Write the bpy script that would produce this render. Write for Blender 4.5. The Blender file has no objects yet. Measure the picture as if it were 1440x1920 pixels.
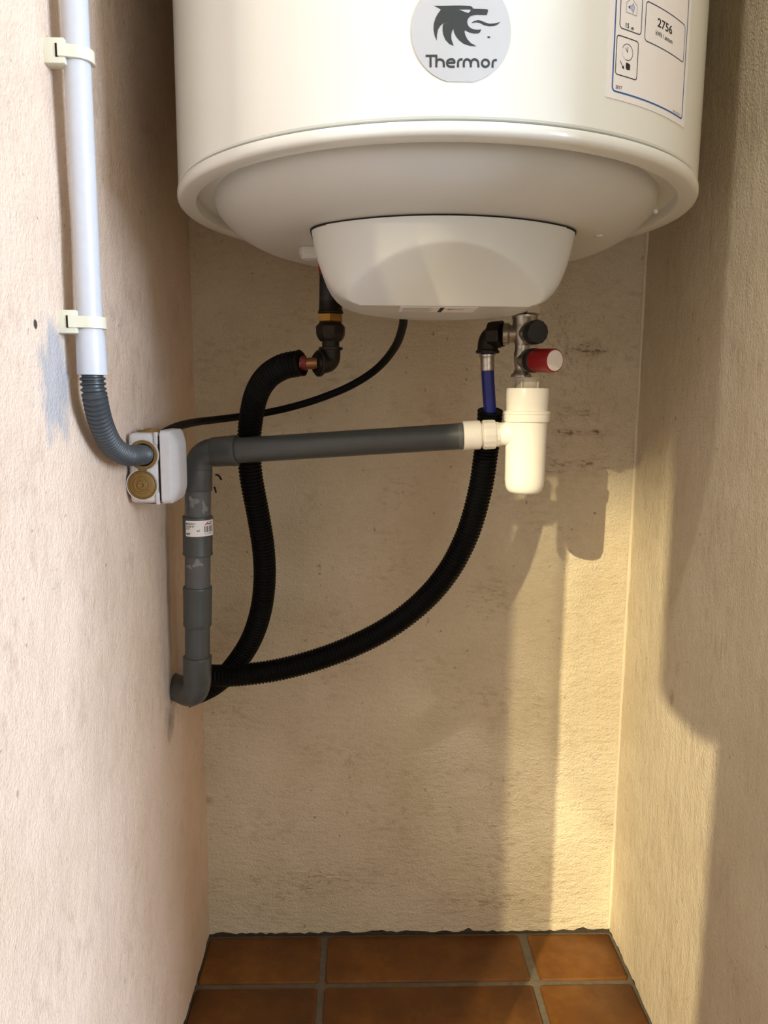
import bpy, bmesh, math, random
from mathutils import Vector, Matrix, noise
random.seed(7)
PI = math.pi
SC = bpy.context.scene
COL = SC.collection

# ------------------------------------------------------------------ camera
CAM_F = 1442.3                     # focal length in pixels of a 1440 x 1920 frame
CAM_H = 0.884
PITCH, YAW, ROLL = 0.14799, 0.02588, -0.00733
_fw = Vector((math.sin(YAW) * math.cos(PITCH), math.cos(YAW) * math.cos(PITCH), -math.sin(PITCH)))
_r = Vector((math.cos(YAW), -math.sin(YAW), 0))
_d = _fw.cross(_r)
C_X = math.cos(ROLL) * _r + math.sin(ROLL) * _d
C_Y = -math.sin(ROLL) * _r + math.cos(ROLL) * _d     # image down
C_Z = _fw
cam_data = bpy.data.cameras.new('camera')
cam = bpy.data.objects.new('camera', cam_data)
COL.objects.link(cam)
cam_data.sensor_width = 36
cam_data.lens = CAM_F / 1920 * 36
cam_data.clip_start = 0.02
mw = Matrix((C_X, -C_Y, -C_Z)).transposed().to_4x4()
mw.translation = Vector((0, 0, CAM_H))
cam.matrix_world = mw
SC.camera = cam

def ray(u, v):
    return C_X * ((u - 720) / CAM_F) + C_Y * ((v - 960) / CAM_F) + C_Z
def onY(u, v, Y):
    d = ray(u, v); return d * (Y / d.y) + Vector((0, 0, CAM_H))
def onX(u, v, X):
    d = ray(u, v); return d * (X / d.x) + Vector((0, 0, CAM_H))
def onZ(u, v, Z):
    d = ray(u, v); return d * ((Z - CAM_H) / d.z) + Vector((0, 0, CAM_H))

# ------------------------------------------------------------------ world, exposure
vs = SC.view_settings
vs.view_transform = 'Standard'; vs.look = 'None'; vs.gamma = 1; vs.use_curve_mapping = False
vs.exposure = 0.36
world = bpy.data.worlds.new('world'); SC.world = world
world.use_nodes = True
bg = world.node_tree.nodes['Background']
bg.inputs[0].default_value = (0.94, 0.98, 0.98, 1)
bg.inputs[1].default_value = 1.15

# ------------------------------------------------------------------ lights
def aim(o, target):
    o.rotation_euler = (Vector(target) - o.location).to_track_quat('-Z', 'Y').to_euler()
def ceiling_spot(loc, power, radius, target, size=17.8, blend=0.5, color=(1.0, 0.86, 0.52)):
    l = bpy.data.lights.new('ceiling_spot', 'SPOT')
    l.energy = power; l.color = color; l.shadow_soft_size = radius
    l.spot_size = math.radians(size); l.spot_blend = blend     # narrow-beam ceiling spots
    o = bpy.data.objects.new('ceiling_spot', l); COL.objects.link(o)
    o.location = loc; aim(o, target)
    return o
LAMP_A = ceiling_spot((-1.67, -2.24, 2.35), 640, 0.011, (0.33, 1.1, 0.12))
LAMP_B = ceiling_spot((-1.368, -2.04, 2.34), 230, 0.024, (0.30, 1.1, 0.19))
LAMP_C = ceiling_spot((-0.44, -0.38, 2.42), 36, 0.03, (0.10, 0.62, 1.46), 33, 0.5, (1.0, 0.96, 0.86))
win = bpy.data.lights.new('window_daylight', 'AREA')
win.shape = 'RECTANGLE'; win.size = 1.3; win.size_y = 1.2
win.energy = 155; win.color = (0.66, 0.80, 1.0)
wo = bpy.data.objects.new('window_daylight', win); COL.objects.link(wo)
wo.location = (2.42, -1.0, 1.35); wo.rotation_euler = (PI / 2, 0, PI / 2)

# ------------------------------------------------------------------ materials
def nmat(name):
    m = bpy.data.materials.new(name); m.use_nodes = True
    nt = m.node_tree
    return m, nt, nt.nodes['Principled BSDF']
def node(nt, typ, **kw):
    n = nt.nodes.new(typ)
    for k, v in kw.items():
        if k in n.inputs.keys() if hasattr(n.inputs, 'keys') else False: n.inputs[k].default_value = v
        else: setattr(n, k, v)
    return n
def s2l(c):
    return tuple(((x / 255) / 12.92 if x / 255 <= 0.04045 else ((x / 255 + 0.055) / 1.055) ** 2.4) for x in c)
def rgb(c): return (*s2l(c), 1)

def simple(name, c, rough=0.45, metal=0.0, spec=0.5, var=0.08, scale=60, bump=0.0, bscale=400, coat=0.0, trans=0.0):
    m, nt, b = nmat(name)
    b.inputs['Roughness'].default_value = rough
    b.inputs['Metallic'].default_value = metal
    b.inputs['Specular IOR Level'].default_value = spec
    b.inputs['Coat Weight'].default_value = coat
    b.inputs['Transmission Weight'].default_value = trans
    tc = node(nt, 'ShaderNodeNewGeometry')
    nz = node(nt, 'ShaderNodeTexNoise'); nz.inputs['Scale'].default_value = scale; nz.inputs['Detail'].default_value = 4
    nt.links.new(tc.outputs['Position'], nz.inputs['Vector'])
    mx = node(nt, 'ShaderNodeMix', data_type='RGBA')
    l = s2l(c)
    mx.inputs[6].default_value = (*[x * (1 - var) for x in l], 1)
    mx.inputs[7].default_value = (*[min(1, x * (1 + var)) for x in l], 1)
    nt.links.new(nz.outputs['Fac'], mx.inputs[0])
    nt.links.new(mx.outputs[2], b.inputs['Base Color'])
    if bump:
        n2 = node(nt, 'ShaderNodeTexNoise'); n2.inputs['Scale'].default_value = bscale
        nt.links.new(tc.outputs['Position'], n2.inputs['Vector'])
        bp = node(nt, 'ShaderNodeBump'); bp.inputs['Strength'].default_value = bump; bp.inputs['Distance'].default_value = 0.001
        nt.links.new(n2.outputs['Fac'], bp.inputs['Height']); nt.links.new(bp.outputs[0], b.inputs['Normal'])
    return m

def plaster(name, base, streak=(60, 60, 60), blots=(), pit=0.5, rough_bump=0.5):
    """painted plaster: mottled tone, pits, brush relief, and stains and painted shade (centre, radii, colour, strength, edge noise)"""
    m, nt, b = nmat(name)
    L = nt.links.new
    b.inputs['Roughness'].default_value = 0.75
    b.inputs['Specular IOR Level'].default_value = 0.25
    g = node(nt, 'ShaderNodeNewGeometry'); pos = g.outputs['Position']
    n1 = node(nt, 'ShaderNodeTexNoise'); n1.inputs['Scale'].default_value = 7; n1.inputs['Detail'].default_value = 6; n1.inputs['Roughness'].default_value = 0.65
    L(pos, n1.inputs['Vector'])
    r1 = node(nt, 'ShaderNodeValToRGB'); r1.color_ramp.elements[0].position = 0.3; r1.color_ramp.elements[1].position = 0.7
    l = s2l(base)
    r1.color_ramp.elements[0].color = (l[0] * 0.90, l[1] * 0.87, l[2] * 0.83, 1)
    r1.color_ramp.elements[1].color = (min(1, l[0] * 1.05), min(1, l[1] * 1.05), min(1, l[2] * 1.06), 1)
    L(n1.outputs['Fac'], r1.inputs[0])
    cur = r1.outputs['Color']
    # dark pits and specks
    n2 = node(nt, 'ShaderNodeTexNoise'); n2.inputs['Scale'].default_value = 95; n2.inputs['Detail'].default_value = 3
    L(pos, n2.inputs['Vector'])
    r2 = node(nt, 'ShaderNodeValToRGB'); r2.color_ramp.elements[0].position = 0.695; r2.color_ramp.elements[1].position = 0.77
    L(n2.outputs['Fac'], r2.inputs[0])
    mpit = node(nt, 'ShaderNodeMath', operation='MULTIPLY'); mpit.inputs[1].default_value = pit
    L(r2.outputs['Color'], mpit.inputs[0])
    mx = node(nt, 'ShaderNodeMix', data_type='RGBA'); mx.inputs[7].default_value = rgb((105, 82, 58))
    L(mpit.outputs[0], mx.inputs[0]); L(cur, mx.inputs[6]); cur = mx.outputs[2]
    # brush relief
    mp = node(nt, 'ShaderNodeMapping'); mp.inputs['Scale'].default_value = streak
    L(pos, mp.inputs['Vector'])
    n3 = node(nt, 'ShaderNodeTexNoise'); n3.inputs['Scale'].default_value = 1.0; n3.inputs['Detail'].default_value = 5; n3.inputs['Roughness'].default_value = 0.6
    L(mp.outputs[0], n3.inputs['Vector'])
    n4 = node(nt, 'ShaderNodeTexNoise'); n4.inputs['Scale'].default_value = 330; n4.inputs['Detail'].default_value = 2
    L(pos, n4.inputs['Vector'])
    add = node(nt, 'ShaderNodeMath', operation='MULTIPLY_ADD'); add.inputs[1].default_value = 0.55
    L(n4.outputs['Fac'], add.inputs[0]); L(n3.outputs['Fac'], add.inputs[2])
    # patchy darker tone in the low parts of the brush marks, and a fine grain
    rs_ = node(nt, 'ShaderNodeMapRange'); rs_.inputs['From Min'].default_value = 0.50; rs_.inputs['From Max'].default_value = 0.33; rs_.inputs['To Max'].default_value = 0.42 * pit
    L(n3.outputs['Fac'], rs_.inputs['Value'])
    mx = node(nt, 'ShaderNodeMix', data_type='RGBA'); mx.inputs[7].default_value = rgb((128, 100, 70))
    n7 = node(nt, 'ShaderNodeTexNoise'); n7.inputs['Scale'].default_value = 11; n7.inputs['Detail'].default_value = 3; L(pos, n7.inputs['Vector'])
    r7 = node(nt, 'ShaderNodeMapRange'); r7.inputs['From Min'].default_value = 0.46; r7.inputs['From Max'].default_value = 0.66; r7.inputs['To Min'].default_value = 0.10
    L(n7.outputs['Fac'], r7.inputs['Value'])
    m7 = node(nt, 'ShaderNodeMath', operation='MULTIPLY'); L(rs_.outputs[0], m7.inputs[0]); L(r7.outputs[0], m7.inputs[1])
    L(m7.outputs[0], mx.inputs[0]); L(cur, mx.inputs[6]); cur = mx.outputs[2]
    n6 = node(nt, 'ShaderNodeTexNoise'); n6.inputs['Scale'].default_value = 620; n6.inputs['Detail'].default_value = 1
    L(pos, n6.inputs['Vector'])
    rg = node(nt, 'ShaderNodeMapRange'); rg.inputs['From Min'].default_value = 0.52; rg.inputs['From Max'].default_value = 0.30; rg.inputs['To Max'].default_value = 0.13
    L(n6.outputs['Fac'], rg.inputs['Value'])
    mx = node(nt, 'ShaderNodeMix', data_type='RGBA'); mx.inputs[7].default_value = rgb((140, 112, 80))
    L(rg.outputs[0], mx.inputs[0]); L(cur, mx.inputs[6]); cur = mx.outputs[2]
    bp = node(nt, 'ShaderNodeBump'); bp.inputs['Strength'].default_value = rough_bump; bp.inputs['Distance'].default_value = 0.007
    L(add.outputs[0], bp.inputs['Height']); L(bp.outputs[0], b.inputs['Normal'])
    for (c, rad, colr, strength, nscale, namp) in blots:
        sub = node(nt, 'ShaderNodeVectorMath', operation='SUBTRACT'); sub.inputs[1].default_value = c
        L(pos, sub.inputs[0])
        nn = node(nt, 'ShaderNodeTexNoise'); nn.inputs['Scale'].default_value = nscale; nn.inputs['Detail'].default_value = 5; nn.inputs['Roughness'].default_value = 0.65
        mp2 = node(nt, 'ShaderNodeMapping'); mp2.inputs['Scale'].default_value = [max(rad) / x if x < 5 else 1 for x in rad]
        L(pos, mp2.inputs['Vector']); L(mp2.outputs[0], nn.inputs['Vector'])
        dv = node(nt, 'ShaderNodeVectorMath', operation='DIVIDE'); dv.inputs[1].default_value = rad
        L(sub.outputs[0], dv.inputs[0])
        ln = node(nt, 'ShaderNodeVectorMath', operation='LENGTH'); L(dv.outputs[0], ln.inputs[0])
        ma = node(nt, 'ShaderNodeMath', operation='MULTIPLY_ADD'); ma.inputs[1].default_value = namp
        L(nn.outputs['Fac'], ma.inputs[0]); L(ln.outputs['Value'], ma.inputs[2])
        mr = node(nt, 'ShaderNodeMapRange'); mr.inputs['From Min'].default_value = 1.0 + namp * 0.5; mr.inputs['From Max'].default_value = (0.75 if strength > 0.9 else 0.35) + namp * 0.36
        mr.inputs['To Min'].default_value = 0; mr.inputs['To Max'].default_value = strength
        L(ma.outputs[0], mr.inputs['Value'])
        fac = mr.outputs[0]
        if namp >= 2.0:      # broken up into short brush-like strokes
            mp3 = node(nt, 'ShaderNodeMapping'); mp3.inputs['Scale'].default_value = (90, 90, 260) if rad[0] > rad[2] else (160, 160, 110)
            mp3.inputs['Rotation'].default_value = (0, 0.12, 0)
            n5 = node(nt, 'ShaderNodeTexNoise'); n5.inputs['Scale'].default_value = 1.0; n5.inputs['Detail'].default_value = 4; n5.inputs['Distortion'].default_value = 0.6
            L(pos, mp3.inputs['Vector']); L(mp3.outputs[0], n5.inputs['Vector'])
            m5 = node(nt, 'ShaderNodeMapRange'); m5.inputs['From Min'].default_value = 0.50; m5.inputs['From Max'].default_value = 0.68; m5.inputs['To Min'].default_value = 0.12
            L(n5.outputs['Fac'], m5.inputs['Value'])
            m6 = node(nt, 'ShaderNodeMath', operation='MULTIPLY'); L(fac, m6.inputs[0]); L(m5.outputs[0], m6.inputs[1]); fac = m6.outputs[0]
        mx = node(nt, 'ShaderNodeMix', data_type='RGBA'); mx.inputs[7].default_value = rgb(colr)
        L(fac, mx.inputs[0]); L(cur, mx.inputs[6]); cur = mx.outputs[2]
    L(cur, b.inputs['Base Color'])
    return m

WALL = (219, 206, 180)
XL, XR, YB = -0.2526, 0.4124, 1.16
def wl(u, v): return tuple(onX(u, v, XL))
def wb(u, v): return tuple(onY(u, v, YB))
def wr(u, v): return tuple(onX(u, v, XR))
DIRT = (112, 88, 62)
M_WL = plaster('plaster_left', (227, 204, 184), (55, 55, 40), [
    (wl(104, 712), (0.03, 0.034, 0.060), (176, 173, 174), 0.95, 26, 1.9),
    (wl(105, 1095), (0.03, 0.012, 0.016), (140, 130, 112), 0.8, 60, 2.0),
    (wl(66, 608), (0.01, 0.0042, 0.0042), (70, 60, 55), 1.0, 200, 0.4),
    (wl(320, 1350), (0.03, 0.03, 0.032), (128, 112, 98), 0.75, 30, 1.8),
    (wl(318, 1130), (0.03, 0.012, 0.14), (150, 138, 124), 0.6, 20, 1.4),  # grey shadow band beside the drain pipe, painted into the wall colour
], pit=0.55, rough_bump=0.40)
M_WB = plaster('plaster_back', WALL, (55, 55, 120), [
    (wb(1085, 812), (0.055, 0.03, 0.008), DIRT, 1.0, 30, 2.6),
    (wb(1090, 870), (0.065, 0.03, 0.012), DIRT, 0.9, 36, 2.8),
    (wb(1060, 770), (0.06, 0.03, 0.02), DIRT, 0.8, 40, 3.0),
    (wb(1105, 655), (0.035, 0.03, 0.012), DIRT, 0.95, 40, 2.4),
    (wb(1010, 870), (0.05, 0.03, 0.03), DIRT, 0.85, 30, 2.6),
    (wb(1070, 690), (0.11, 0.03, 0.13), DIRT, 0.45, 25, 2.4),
    (wb(920, 1120), (0.06, 0.03, 0.04), DIRT, 0.5, 30, 2.4),
    (wb(600, 1650), (0.16, 0.03, 0.035), DIRT, 0.6, 40, 2.8),
    (wb(900, 1690), (0.12, 0.03, 0.03), DIRT, 0.6, 40, 2.8),
    (wb(880, 1440), (0.012, 0.03, 0.010), DIRT, 0.9, 110, 2.2),
    (wb(660, 1440), (0.03, 0.03, 0.09), (150, 122, 90), 0.3, 25, 2.2),
    (wb(700, 1030), (0.16, 0.03, 0.10), (196, 176, 140), 0.4, 14, 2.0),
    (wb(390, 1500), (0.012, 0.03, 0.012), (165, 128, 82), 0.6, 40, 1.2),
], pit=0.65, rough_bump=0.6)
M_WR = plaster('plaster_right', WALL, (70, 70, 28), [
    (wr(1385, 680), (0.03, 0.02, 0.05), (150, 126, 96), 0.55, 30, 2.2),
    (wr(1300, 590), (0.03, 0.006, 0.02), DIRT, 0.55, 60, 2.0),
    (wr(1375, 1820), (0.03, 0.02, 0.035), (135, 112, 84), 0.5, 40, 2.2),
    (wr(1258, 1310), (0.03, 0.01, 0.016), (150, 122, 86), 0.6, 60, 1.8),
], pit=0.5, rough_bump=0.45)
M_PLAIN = plaster('plaster_plain', (222, 205, 180), (50, 50, 50), [], 0.2, 0.2)
M_GAP = simple('dark_joint_dirt', (66, 54, 40), 0.9, var=0.5, scale=120, bump=0.8)
M_CAULK = simple('corner_filler', (219, 206, 180), 0.7, var=0.06, bump=0.5, bscale=250)
M_GROUT = simple('floor_grout', (104, 94, 80), 0.9, var=0.35, scale=90, bump=0.8, bscale=300)
M_CEIL = simple('ceiling_paint', (225, 215, 200), 0.85)

def tile_mat():
    m, nt, b = nmat('terracotta_tile'); L = nt.links.new
    g = node(nt, 'ShaderNodeNewGeometry'); oi = node(nt, 'ShaderNodeObjectInfo')
    ad = node(nt, 'ShaderNodeVectorMath', operation='ADD'); L(g.outputs['Position'], ad.inputs[0]); L(oi.outputs['Random'], ad.inputs[1])
    n1 = node(nt, 'ShaderNodeTexNoise'); n1.inputs['Scale'].default_value = 9; n1.inputs['Detail'].default_value = 7; n1.inputs['Roughness'].default_value = 0.7
    L(ad.outputs[0], n1.inputs['Vector'])
    r = node(nt, 'ShaderNodeValToRGB'); e = r.color_ramp.elements
    e[0].position = 0.28; e[0].color = rgb((80, 49, 20)); e[1].position = 0.72; e[1].color = rgb((132, 88, 36))
    k = r.color_ramp.elements.new(0.5); k.color = rgb((106, 65, 24))
    L(n1.outputs['Fac'], r.inputs[0]); L(r.outputs[0], b.inputs['Base Color'])
    n2 = node(nt, 'ShaderNodeTexNoise'); n2.inputs['Scale'].default_value = 45; L(ad.outputs[0], n2.inputs['Vector'])
    mr = node(nt, 'ShaderNodeMapRange'); mr.inputs['To Min'].default_value = 0.35; mr.inputs['To Max'].default_value = 0.6
    L(n2.outputs['Fac'], mr.inputs['Value']); L(mr.outputs[0], b.inputs['Roughness'])
    bp = node(nt, 'ShaderNodeBump'); bp.inputs['Strength'].default_value = 0.25; bp.inputs['Distance'].default_value = 0.002
    L(n2.outputs['Fac'], bp.inputs['Height']); L(bp.outputs[0], b.inputs['Normal'])
    b.inputs['Specular IOR Level'].default_value = 0.35
    return m
M_TILE = tile_mat()
M_ENAMEL = simple('white_enamel', (232, 233, 226), 0.22, var=0.015, scale=20, coat=0.3)
M_PLASTIC = simple('white_cover_plastic', (206, 205, 199), 0.38, var=0.02, scale=25)
M_DARKGAP = simple('dark_gap', (22, 20, 18), 0.9)
M_BADGE = simple('silver_badge', (196, 199, 203), 0.4, metal=0.25, var=0.03)
M_INK = simple('charcoal_ink', (44, 50, 50), 0.5, var=0.02)
M_BLACKINK = simple('black_ink', (24, 24, 28), 0.5, var=0.02)
M_BLUEINK = simple('blue_ink', (40, 96, 160), 0.5, var=0.02)
M_NAVYINK = simple('slate_ink', (52, 66, 92), 0.5, var=0.02)
M_PAPER = simple('label_paper', (240, 236, 234), 0.5, var=0.02)
M_PVC = simple('grey_pvc', (72, 75, 75), 0.36, var=0.10, scale=70)
M_PVCOLD = simple('grey_pvc_smeared', (90, 90, 91), 0.5, var=0.16, scale=90)
M_GLUE = simple('dried_solvent_cement', (126, 125, 123), 0.6, var=0.2, scale=160)
M_WPVC = simple('white_polypropylene', (244, 238, 226), 0.34, var=0.03, scale=50)
M_CLEARISH = simple('milky_plastic', (216, 204, 180), 0.3, var=0.05, trans=0.25)
M_BLACKHOSE = simple('black_corrugated_plastic', (5, 5, 5), 0.5, spec=0.14, var=0.1)
M_CABLE = simple('black_cable_sheath', (5, 5, 6), 0.5, spec=0.16)
M_DARKBRASS = simple('tarnished_brass', (36, 29, 21), 0.45, metal=0.6, var=0.3, scale=130, bump=0.3)
M_BRASS = simple('brass', (160, 118, 58), 0.35, metal=0.9, var=0.2, scale=130)
M_COPPER = simple('copper_tube', (140, 100, 68), 0.35, metal=0.85, var=0.2, scale=90)
M_CHROME = simple('nickel_plated_brass', (168, 160, 148), 0.3, metal=0.95, var=0.12, scale=80)
M_STEEL = simple('crimped_steel', (190, 180, 168), 0.3, metal=0.95, var=0.2, scale=150)
M_BLUE = simple('blue_pex', (20, 30, 110), 0.4)
M_RED = simple('red_plastic', (138, 14, 16), 0.4, var=0.06)
M_REDPEX = simple('red_pex', (104, 16, 12), 0.5)
M_WHITECAP = simple('speckled_white_cap', (226, 214, 206), 0.6, var=0.12, scale=500)
M_BLKPLASTIC = simple('black_knob_plastic', (14, 14, 15), 0.5)
M_CONDUIT = simple('grey_white_conduit', (196, 198, 203), 0.3, var=0.05, scale=160)
M_CLIP = simple('ivory_clip_plastic', (216, 212, 190), 0.42, var=0.03)
M_FLEX = simple('grey_flex_conduit', (56, 61, 65), 0.4, var=0.05)
M_BOX = simple('junction_box_plastic', (198, 193, 192), 0.5, var=0.07, scale=140)
M_RUBBER = simple('amber_grommet_rubber', (126, 96, 46), 0.5, var=0.15, scale=180)
M_FRAME = simple('window_frame_paint', (230, 230, 226), 0.4)
M_STAIN = simple('black_scratch', (40, 30, 24), 0.9)

# ------------------------------------------------------------------ mesh helpers
def finish(me, smooth=35):
    if smooth is None:
        me.shade_flat()
    else:
        me.shade_smooth(); me.set_sharp_from_angle(angle=math.radians(smooth))
def link(name, me, mat, parent=None):
    me.materials.append(mat)
    o = bpy.data.objects.new(name, me); COL.objects.link(o)
    if parent is not None:
        o.parent = parent
    return o
def root_of(p):
    t = Vector((0, 0, 0))
    while p is not None:
        t += p.location; p = p.parent
    return t
def from_bm(name, bm, mat, parent=None, smooth=35, recalc=True):
    if recalc: bmesh.ops.recalc_face_normals(bm, faces=bm.faces)
    t = root_of(parent)
    bmesh.ops.translate(bm, verts=bm.verts, vec=-t)
    me = bpy.data.meshes.new(name); bm.to_mesh(me); bm.free()
    finish(me, smooth)
    return link(name, me, mat, parent)
def thing(name, label, cat, loc, group=None):
    o = bpy.data.objects.new(name, None); COL.objects.link(o)
    o.empty_display_size = 0.03
    o.location = loc; o['label'] = label; o['category'] = cat
    if group: o['group'] = group
    return o
def tag(o, label, cat, group=None):
    o['label'] = label; o['category'] = cat
    if group: o['group'] = group
    return o
def recenter(o):
    """put a single-mesh thing's origin at the middle of its base"""
    vs_ = [v.co for v in o.data.vertices]
    c = Vector(((min(v.x for v in vs_) + max(v.x for v in vs_)) / 2, (min(v.y for v in vs_) + max(v.y for v in vs_)) / 2, min(v.z for v in vs_)))
    o.data.transform(Matrix.Translation(-c)); o.location = c
    return o
def frame_for(axis):
    a = Vector(axis).normalized()
    return a.to_track_quat('Z', 'Y').to_matrix().to_4x4()
def rings(bm, loops, close=True, cap0=True, cap1=True):
    vv = [[bm.verts.new(p) for p in L] for L in loops]
    n = len(vv[0])
    for a, b in zip(vv[:-1], vv[1:]):
        for i in range(n if close else n - 1):
            j = (i + 1) % n
            bm.faces.new((a[i], a[j], b[j], b[i]))
    if cap0: bm.faces.new(list(reversed(vv[0])))
    if cap1: bm.faces.new(vv[-1])
    return vv
def lathe_bm(bm, base, axis, prof, seg=40, phase=0.0):
    M_ = Matrix.Translation(Vector(base)) @ frame_for(axis)
    loops = []
    for r, h in prof:
        loops.append([M_ @ Vector((max(r, 1e-5) * math.cos(phase + 2 * PI * i / seg), max(r, 1e-5) * math.sin(phase + 2 * PI * i / seg), h)) for i in range(seg)])
    rings(bm, loops, True, True, True)
def lathe(name, mat, parent, base, axis, prof, seg=40, smooth=35, phase=0.0):
    bm = bmesh.new(); lathe_bm(bm, base, axis, prof, seg, phase)
    return from_bm(name, bm, mat, parent, smooth)
def hexnut(name, mat, parent, base, axis, r, h, phase=0.0, n=6):
    c = 0.12 * h
    return lathe(name, mat, parent, base, axis, [(r * 0.9, 0), (r, c), (r, h - c), (r * 0.9, h)], n, None, phase)
def catmull(pts, n=12):
    P = [Vector(p) for p in pts]
    P = [2 * P[0] - P[1]] + P + [2 * P[-1] - P[-2]]
    out = []
    for i in range(1, len(P) - 2):
        p0, p1, p2, p3 = P[i - 1:i + 3]
        for k in range(n):
            t = k / n
            out.append(0.5 * ((2 * p1) + (p2 - p0) * t + (2 * p0 - 5 * p1 + 4 * p2 - p3) * t * t + (3 * p1 - p0 - 3 * p2 + p3) * t ** 3))
    out.append(P[-2]); return out
def resample(path, step):
    d = [0]
    for a, b in zip(path[:-1], path[1:]): d.append(d[-1] + (b - a).length)
    n = max(2, int(round(d[-1] / step))); out = []; j = 0
    for k in range(n + 1):
        s = d[-1] * k / n
        while j < len(d) - 2 and d[j + 1] < s: j += 1
        t = (s - d[j]) / max(1e-9, d[j + 1] - d[j])
        out.append(path[j].lerp(path[j + 1], min(1, t)))
    return out, d[-1]
def sweep_bm(bm, path, radii, seg=20, cap=True):
    n = len(path); loops = []
    up = None
    for i, p in enumerate(path):
        t = (path[min(i + 1, n - 1)] - path[max(i - 1, 0)]).normalized()
        if up is None:
            up = t.orthogonal().normalized()
        up = (up - t * up.dot(t)).normalized()
        s = t.cross(up)
        r = radii[i] if hasattr(radii, '__len__') else radii
        loops.append([p + (up * math.cos(2 * PI * k / seg) + s * math.sin(2 * PI * k / seg)) * r for k in range(seg)])
    rings(bm, loops, True, cap, cap)
def sweep(name, mat, parent, path, radii, seg=20, smooth=40):
    bm = bmesh.new(); sweep_bm(bm, path, radii, seg)
    return from_bm(name, bm, mat, parent, smooth)
def corrugated(name, mat, parent, pts, r_out, r_in, pitch, seg=22, skip_from=None):
    path, L = resample(catmull(pts, 14), pitch / 4)
    rad = []
    for i in range(len(path)):
        rad.append((r_out, r_out, r_in, r_in)[i % 4])
    return sweep(name, mat, parent, path, rad, seg, 30)
def bent(p0, corner, p1, r, n=10):
    """path p0 -> rounded corner -> p1"""
    p0, c, p1 = Vector(p0), Vector(corner), Vector(p1)
    a = c + (p0 - c).normalized() * r; b = c + (p1 - c).normalized() * r
    out = [p0]
    for i in range(n + 1):
        t = i / n
        out.append(a * (1 - t) ** 2 + c * 2 * t * (1 - t) + b * t * t)
    out.append(p1); return out
def box_bm(bm, lo, hi, bevel=0.0, seg=2):
    lo, hi = Vector(lo), Vector(hi)
    r = bmesh.ops.create_cube(bm, size=1)
    for v in r['verts']:
        v.co = Vector(((lo[k] + hi[k]) / 2 + v.co[k] * (hi[k] - lo[k]) for k in range(3)))
    if bevel:
        es = list({e for v in r['verts'] for e in v.link_edges})
        bmesh.ops.bevel(bm, geom=es, offset=bevel, segments=seg, affect='EDGES', profile=0.5)
def box(name, mat, parent, lo, hi, bevel=0.0, seg=2, smooth=35):
    bm = bmesh.new(); box_bm(bm, lo, hi, bevel, seg)
    return from_bm(name, bm, mat, parent, smooth)

# flat artwork in (u, v), wrapped round a vertical cylinder
def ribbon(bm, pts, w, closed=False, z=0.0):
    pts = [Vector((p[0], p[1])) for p in pts]; n = len(pts); A = []; B = []
    for i in range(n):
        if closed: a, b = pts[i - 1], pts[(i + 1) % n]
        else: a, b = pts[max(i - 1, 0)], pts[min(i + 1, n - 1)]
        d1 = (pts[i] - a); d2 = (b - pts[i])
        if d1.length < 1e-9: d1 = d2
        if d2.length < 1e-9: d2 = d1
        d1.normalize(); d2.normalize(); t = (d1 + d2)
        if t.length < 1e-6: t = d1
        t.normalize(); nrm = Vector((-t.y, t.x)); k = w / 2 / max(0.35, nrm.dot(Vector((-d1.y, d1.x))))
        A.append(bm.verts.new((*(pts[i] + nrm * k), z))); B.append(bm.verts.new((*(pts[i] - nrm * k), z)))
    for i in range(n if closed else n - 1):
        j = (i + 1) % n
        bm.faces.new((A[i], B[i], B[j], A[j]))
def poly(bm, pts, z=0.0):
    bm.faces.new([bm.verts.new((p[0], p[1], z)) for p in pts])
def rrect(x0, y0, x1, y1, r, n=5):
    out = []
    for (cx_, cy_, a0) in ((x1 - r, y1 - r, 0), (x0 + r, y1 - r, 90), (x0 + r, y0 + r, 180), (x1 - r, y0 + r, 270)):
        for k in range(n + 1):
            a = math.radians(a0 + 90 * k / n); out.append((cx_ + r * math.cos(a), cy_ + r * math.sin(a)))
    return out
def arc(cx_, cy_, r, a0, a1, n=10, ry=None):
    ry = ry or r
    return [(cx_ + r * math.cos(math.radians(a0 + (a1 - a0) * k / n)), cy_ + ry * math.sin(math.radians(a0 + (a1 - a0) * k / n))) for k in range(n + 1)]
def filled(bm, splines):
    """2D fill with holes through a curve object"""
    cu = bpy.data.curves.new('shape', 'CURVE'); cu.dimensions = '2D'; cu.fill_mode = 'BOTH'
    for pts in splines:
        s = cu.splines.new('POLY'); s.points.add(len(pts) - 1); s.use_cyclic_u = True
        for p, q in zip(s.points, pts): p.co = (q[0], q[1], 0, 1)
    add_curve(bm, cu)
def add_curve(bm, cu, xf=None):
    o = bpy.data.objects.new('tmp', cu); COL.objects.link(o)
    dg = bpy.context.evaluated_depsgraph_get(); dg.update()
    me = bpy.data.meshes.new_from_object(o.evaluated_get(dg))
    if xf is not None: me.transform(xf)
    bm.from_mesh(me)
    bpy.data.objects.remove(o); bpy.data.meshes.remove(me); bpy.data.curves.remove(cu)
def text(bm, s, x0, x1, y0, h, bold=0.0):
    """lettering fitted between x0 and x1, cap height h, baseline y0"""
    cu = bpy.data.curves.new('txt', 'FONT'); cu.body = s; cu.size = 1; cu.offset = bold
    t = bmesh.new(); add_curve(t, cu)
    xs = [v.co.x for v in t.verts]; ys = [v.co.y for v in t.verts]
    sx = (x1 - x0) / (max(xs) - min(xs)); sy = h / 0.70
    for v in t.verts: v.co = Vector((x0 + (v.co.x - min(xs)) * sx, y0 + v.co.y * sy, 0))
    me = bpy.data.meshes.new('t'); t.to_mesh(me); t.free(); bm.from_mesh(me); bpy.data.meshes.remove(me)
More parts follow.
